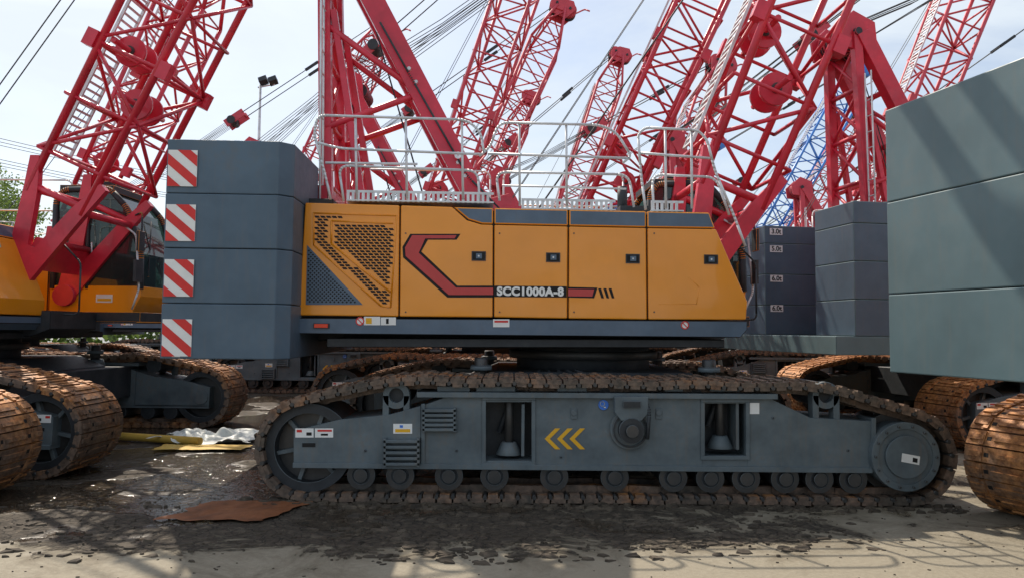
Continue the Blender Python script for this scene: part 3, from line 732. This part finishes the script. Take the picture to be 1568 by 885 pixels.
wavy('rusty_steel_sheet',-2.9,-1.98,6.35,7.05,.022,RUST,z=.016,taper=.2,rag=.14)
TARP=paint('white_plastic_tarp',(.66,.69,.66),.4,.4,(.3,.29,.22),scale=3)
wavy('plastic_tarp',-5.05,-3.75,10.4,11.4,.24,TARP,90,60,.02,.5,2.4)
YP=paint('yellow_plank',(.60,.38,.06),.6,.6,scale=3)
wavy('timber_plank',-4.75,-3.55,9.85,10.3,.03,YP,20,10,.03,.05)
mb=MB(); mb.tube((-6.1,10.9,.07),(-4.3,10.35,.07),.055,YP,12); mb.tube((-6.1,10.9,.07),(-6.15,10.915,.07),.07,DARK,12); obj('yellow_pipe',mb.mesh('yellow_pipe'))

# ---------------------------------------------------------------- street lamp
mb=MB(); X=-10.45;Y=30
mb.tube((0,0,0),(0,0,11.6),.10,GALV,12,r2=.05); mb.tube((-.1,0,11.5),(.6,0,11.65),.035,GALV,8)
for x in(.05,.45):
    mb.obox((x+.1,-.1,11.75),Vector((.16,0,.06)),Vector((0,.16,-.05)),Vector((-.03,.02,.09)),DARK)
mb.box(-.25,.25,-.25,.25,0,.05,GALV); mb.box(-.1,.1,-.14,-.06,.8,1.3,GALV)
obj('street_lamp',mb.mesh('street_lamp'),loc=(X,Y,0))
CONC=paint('pole_concrete',(.35,.34,.32),.8,.3)
mb=MB(); mb.tube((0,0,0),(0,0,13),.17,CONC,12,r2=.1); mb.box(-1.0,1.0,-.06,.06,12.3,12.42,DARK)
for x in(-.9,0,.9): mb.tube((x,0,12.42),(x,0,12.62),.05,WHITE,8)
pm=mb.mesh('utility_pole'); obj('utility_pole',pm,loc=(-33,38,0)); obj('utility_pole',pm,loc=(-8,70,0))
mb=MB()
for x in(-.9,0,.9):
    for lvl in(0,-1.2):
        A=Vector((-33+x,38,12.6+lvl));B=Vector((-8+x,70,12.6+lvl)); pv=A
        for k in range(1,25):
            t=k/24; q=A.lerp(B,t); q.z-=1.8*4*t*(1-t)*.5; mb.tube(pv,q,.018,ROPE,5,caps=False); pv=q
obj('power_lines',mb.mesh('power_lines'))

# ---------------------------------------------------------------- vegetation
def leafmat(n,c1,c2):
    mt,nt,b=newmat(n); nn=noise(nt,.7,3); c=mix(nt,ramp(nt,nn,.35,.65),c1,c2); nt.links.new(c,b.inputs['Base Color']); b.inputs['Roughness'].default_value=.6
    tl=nt.nodes.new('ShaderNodeBsdfTranslucent'); tl.inputs[0].default_value=(.16,.24,.05,1); ms=nt.nodes.new('ShaderNodeMixShader'); ms.inputs[0].default_value=.45
    nt.links.new(b.outputs[0],ms.inputs[1]); nt.links.new(tl.outputs[0],ms.inputs[2]); nt.links.new(ms.outputs[0],nt.nodes['Material Output'].inputs[0]); return mt
LEAF=leafmat('foliage',(.07,.11,.025),(.12,.18,.05)); BARK=paint('bark',(.12,.09,.06),.9,.3,scale=6)
def tree(x,y,H,seed,crown=.4):
    rnd=random.Random(seed); mb=MB(); root=bpy.data.objects.new('tree',None); scn.collection.objects.link(root); root.location=(x,y,0)
    mb.tube((0,0,0),(.1,0,H*.55),.2,BARK,10,r2=.12)
    tips=[]
    for k in range(10):
        a=rnd.random()*6.28; z=H*rnd.uniform(.3,.6); r=H*rnd.uniform(.12,.28); e=Vector((r*math.cos(a),r*math.sin(a),z+H*rnd.uniform(.1,.35))); mb.tube((0,0,z),e,.09,BARK,7,r2=.03); tips.append(e)
    tips.append(Vector((.1,0,H*.9)))
    obj('trunk',mb.mesh('trunk'),root)
    lb=MB(); vs=[];fs=[]
    for e in tips:
        for c in range(9):
            cc=e+Vector((rnd.gauss(0,H*.07),rnd.gauss(0,H*.07),rnd.gauss(0,H*.055)))
            for l in range(85):
                p=cc+Vector((rnd.gauss(0,.3),rnd.gauss(0,.3),rnd.gauss(0,.2))); s=rnd.uniform(.05,.10)
                a=Vector((rnd.gauss(0,1),rnd.gauss(0,1),rnd.gauss(0,1))).normalized(); b_=a.orthogonal().normalized()
                o=len(vs); vs+=[p-a*s,p+b_*s*.6,p+a*s,p-b_*s*.6]; fs.append((o,o+1,o+2,o+3))
    lb.add(vs,fs,LEAF); obj('crown',lb.mesh('crown'),root)
tree(-26.2,36,10.0,3); tree(-31,42,11,4)
mb=MB(); vs=[];fs=[]; rnd=random.Random(5)
for k in range(420):
    x=rnd.uniform(-75,75); y=rnd.uniform(62,72); top=rnd.uniform(2.5,6.0)
    for l in range(55):
        p=Vector((x+rnd.gauss(0,1.3),y+rnd.gauss(0,1.0),abs(rnd.gauss(top*.55,top*.28)))); s=rnd.uniform(.2,.45)
        a=Vector((rnd.gauss(0,1),rnd.gauss(0,1),rnd.gauss(0,1))).normalized(); b_=a.orthogonal().normalized()
        o=len(vs); vs+=[p-a*s,p+b_*s*.6,p+a*s,p-b_*s*.6]; fs.append((o,o+1,o+2,o+3))
mb.add(vs,fs,LEAF); obj('distant_trees',mb.mesh('distant_trees'))

# ---------------------------------------------------------------- light
EL=50; AZ=-30
w=bpy.data.worlds.new('World'); scn.world=w; w.use_nodes=True; nt=w.node_tree; bg=nt.nodes['Background']
sky=nt.nodes.new('ShaderNodeTexSky'); sky.sky_type='NISHITA'; sky.sun_disc=False; sky.sun_elevation=R(EL); sky.sun_rotation=R(AZ); sky.dust_density=1.8; sky.air_density=1.0
tc=nt.nodes.new('ShaderNodeTexCoord'); mp=nt.nodes.new('ShaderNodeMapping'); nt.links.new(tc.outputs['Generated'],mp.inputs[0]); mp.inputs['Scale'].default_value=(1.6,1.6,4.5)
nn=noise(nt,1.7,6,.6,mp.outputs[0],.5)
f=ramp(nt,nn,.38,.62)
f2=nt.nodes.new('ShaderNodeMath'); f2.operation='MULTIPLY_ADD'; f2.inputs[1].default_value=.56; f2.inputs[2].default_value=.32; nt.links.new(f,f2.inputs[0])
c=mix(nt,f2.outputs[0],sky.outputs[0],(5.7,6.25,6.75)); nt.links.new(c,bg.inputs[0]); bg.inputs[1].default_value=.148
sl=bpy.data.lights.new('sun','SUN'); sl.energy=5.0; sl.angle=R(.5); sl.color=(1,.90,.76)
so=bpy.data.objects.new('sun',sl); scn.collection.objects.link(so)
d=Vector((math.sin(R(AZ))*math.cos(R(EL)),math.cos(R(AZ))*math.cos(R(EL)),math.sin(R(EL))))
so.rotation_euler=d.to_track_quat('Z','Y').to_euler(); so.location=(0,0,30)
scn.view_settings.view_transform='Standard'; scn.view_settings.look='None'; scn.view_settings.exposure=0
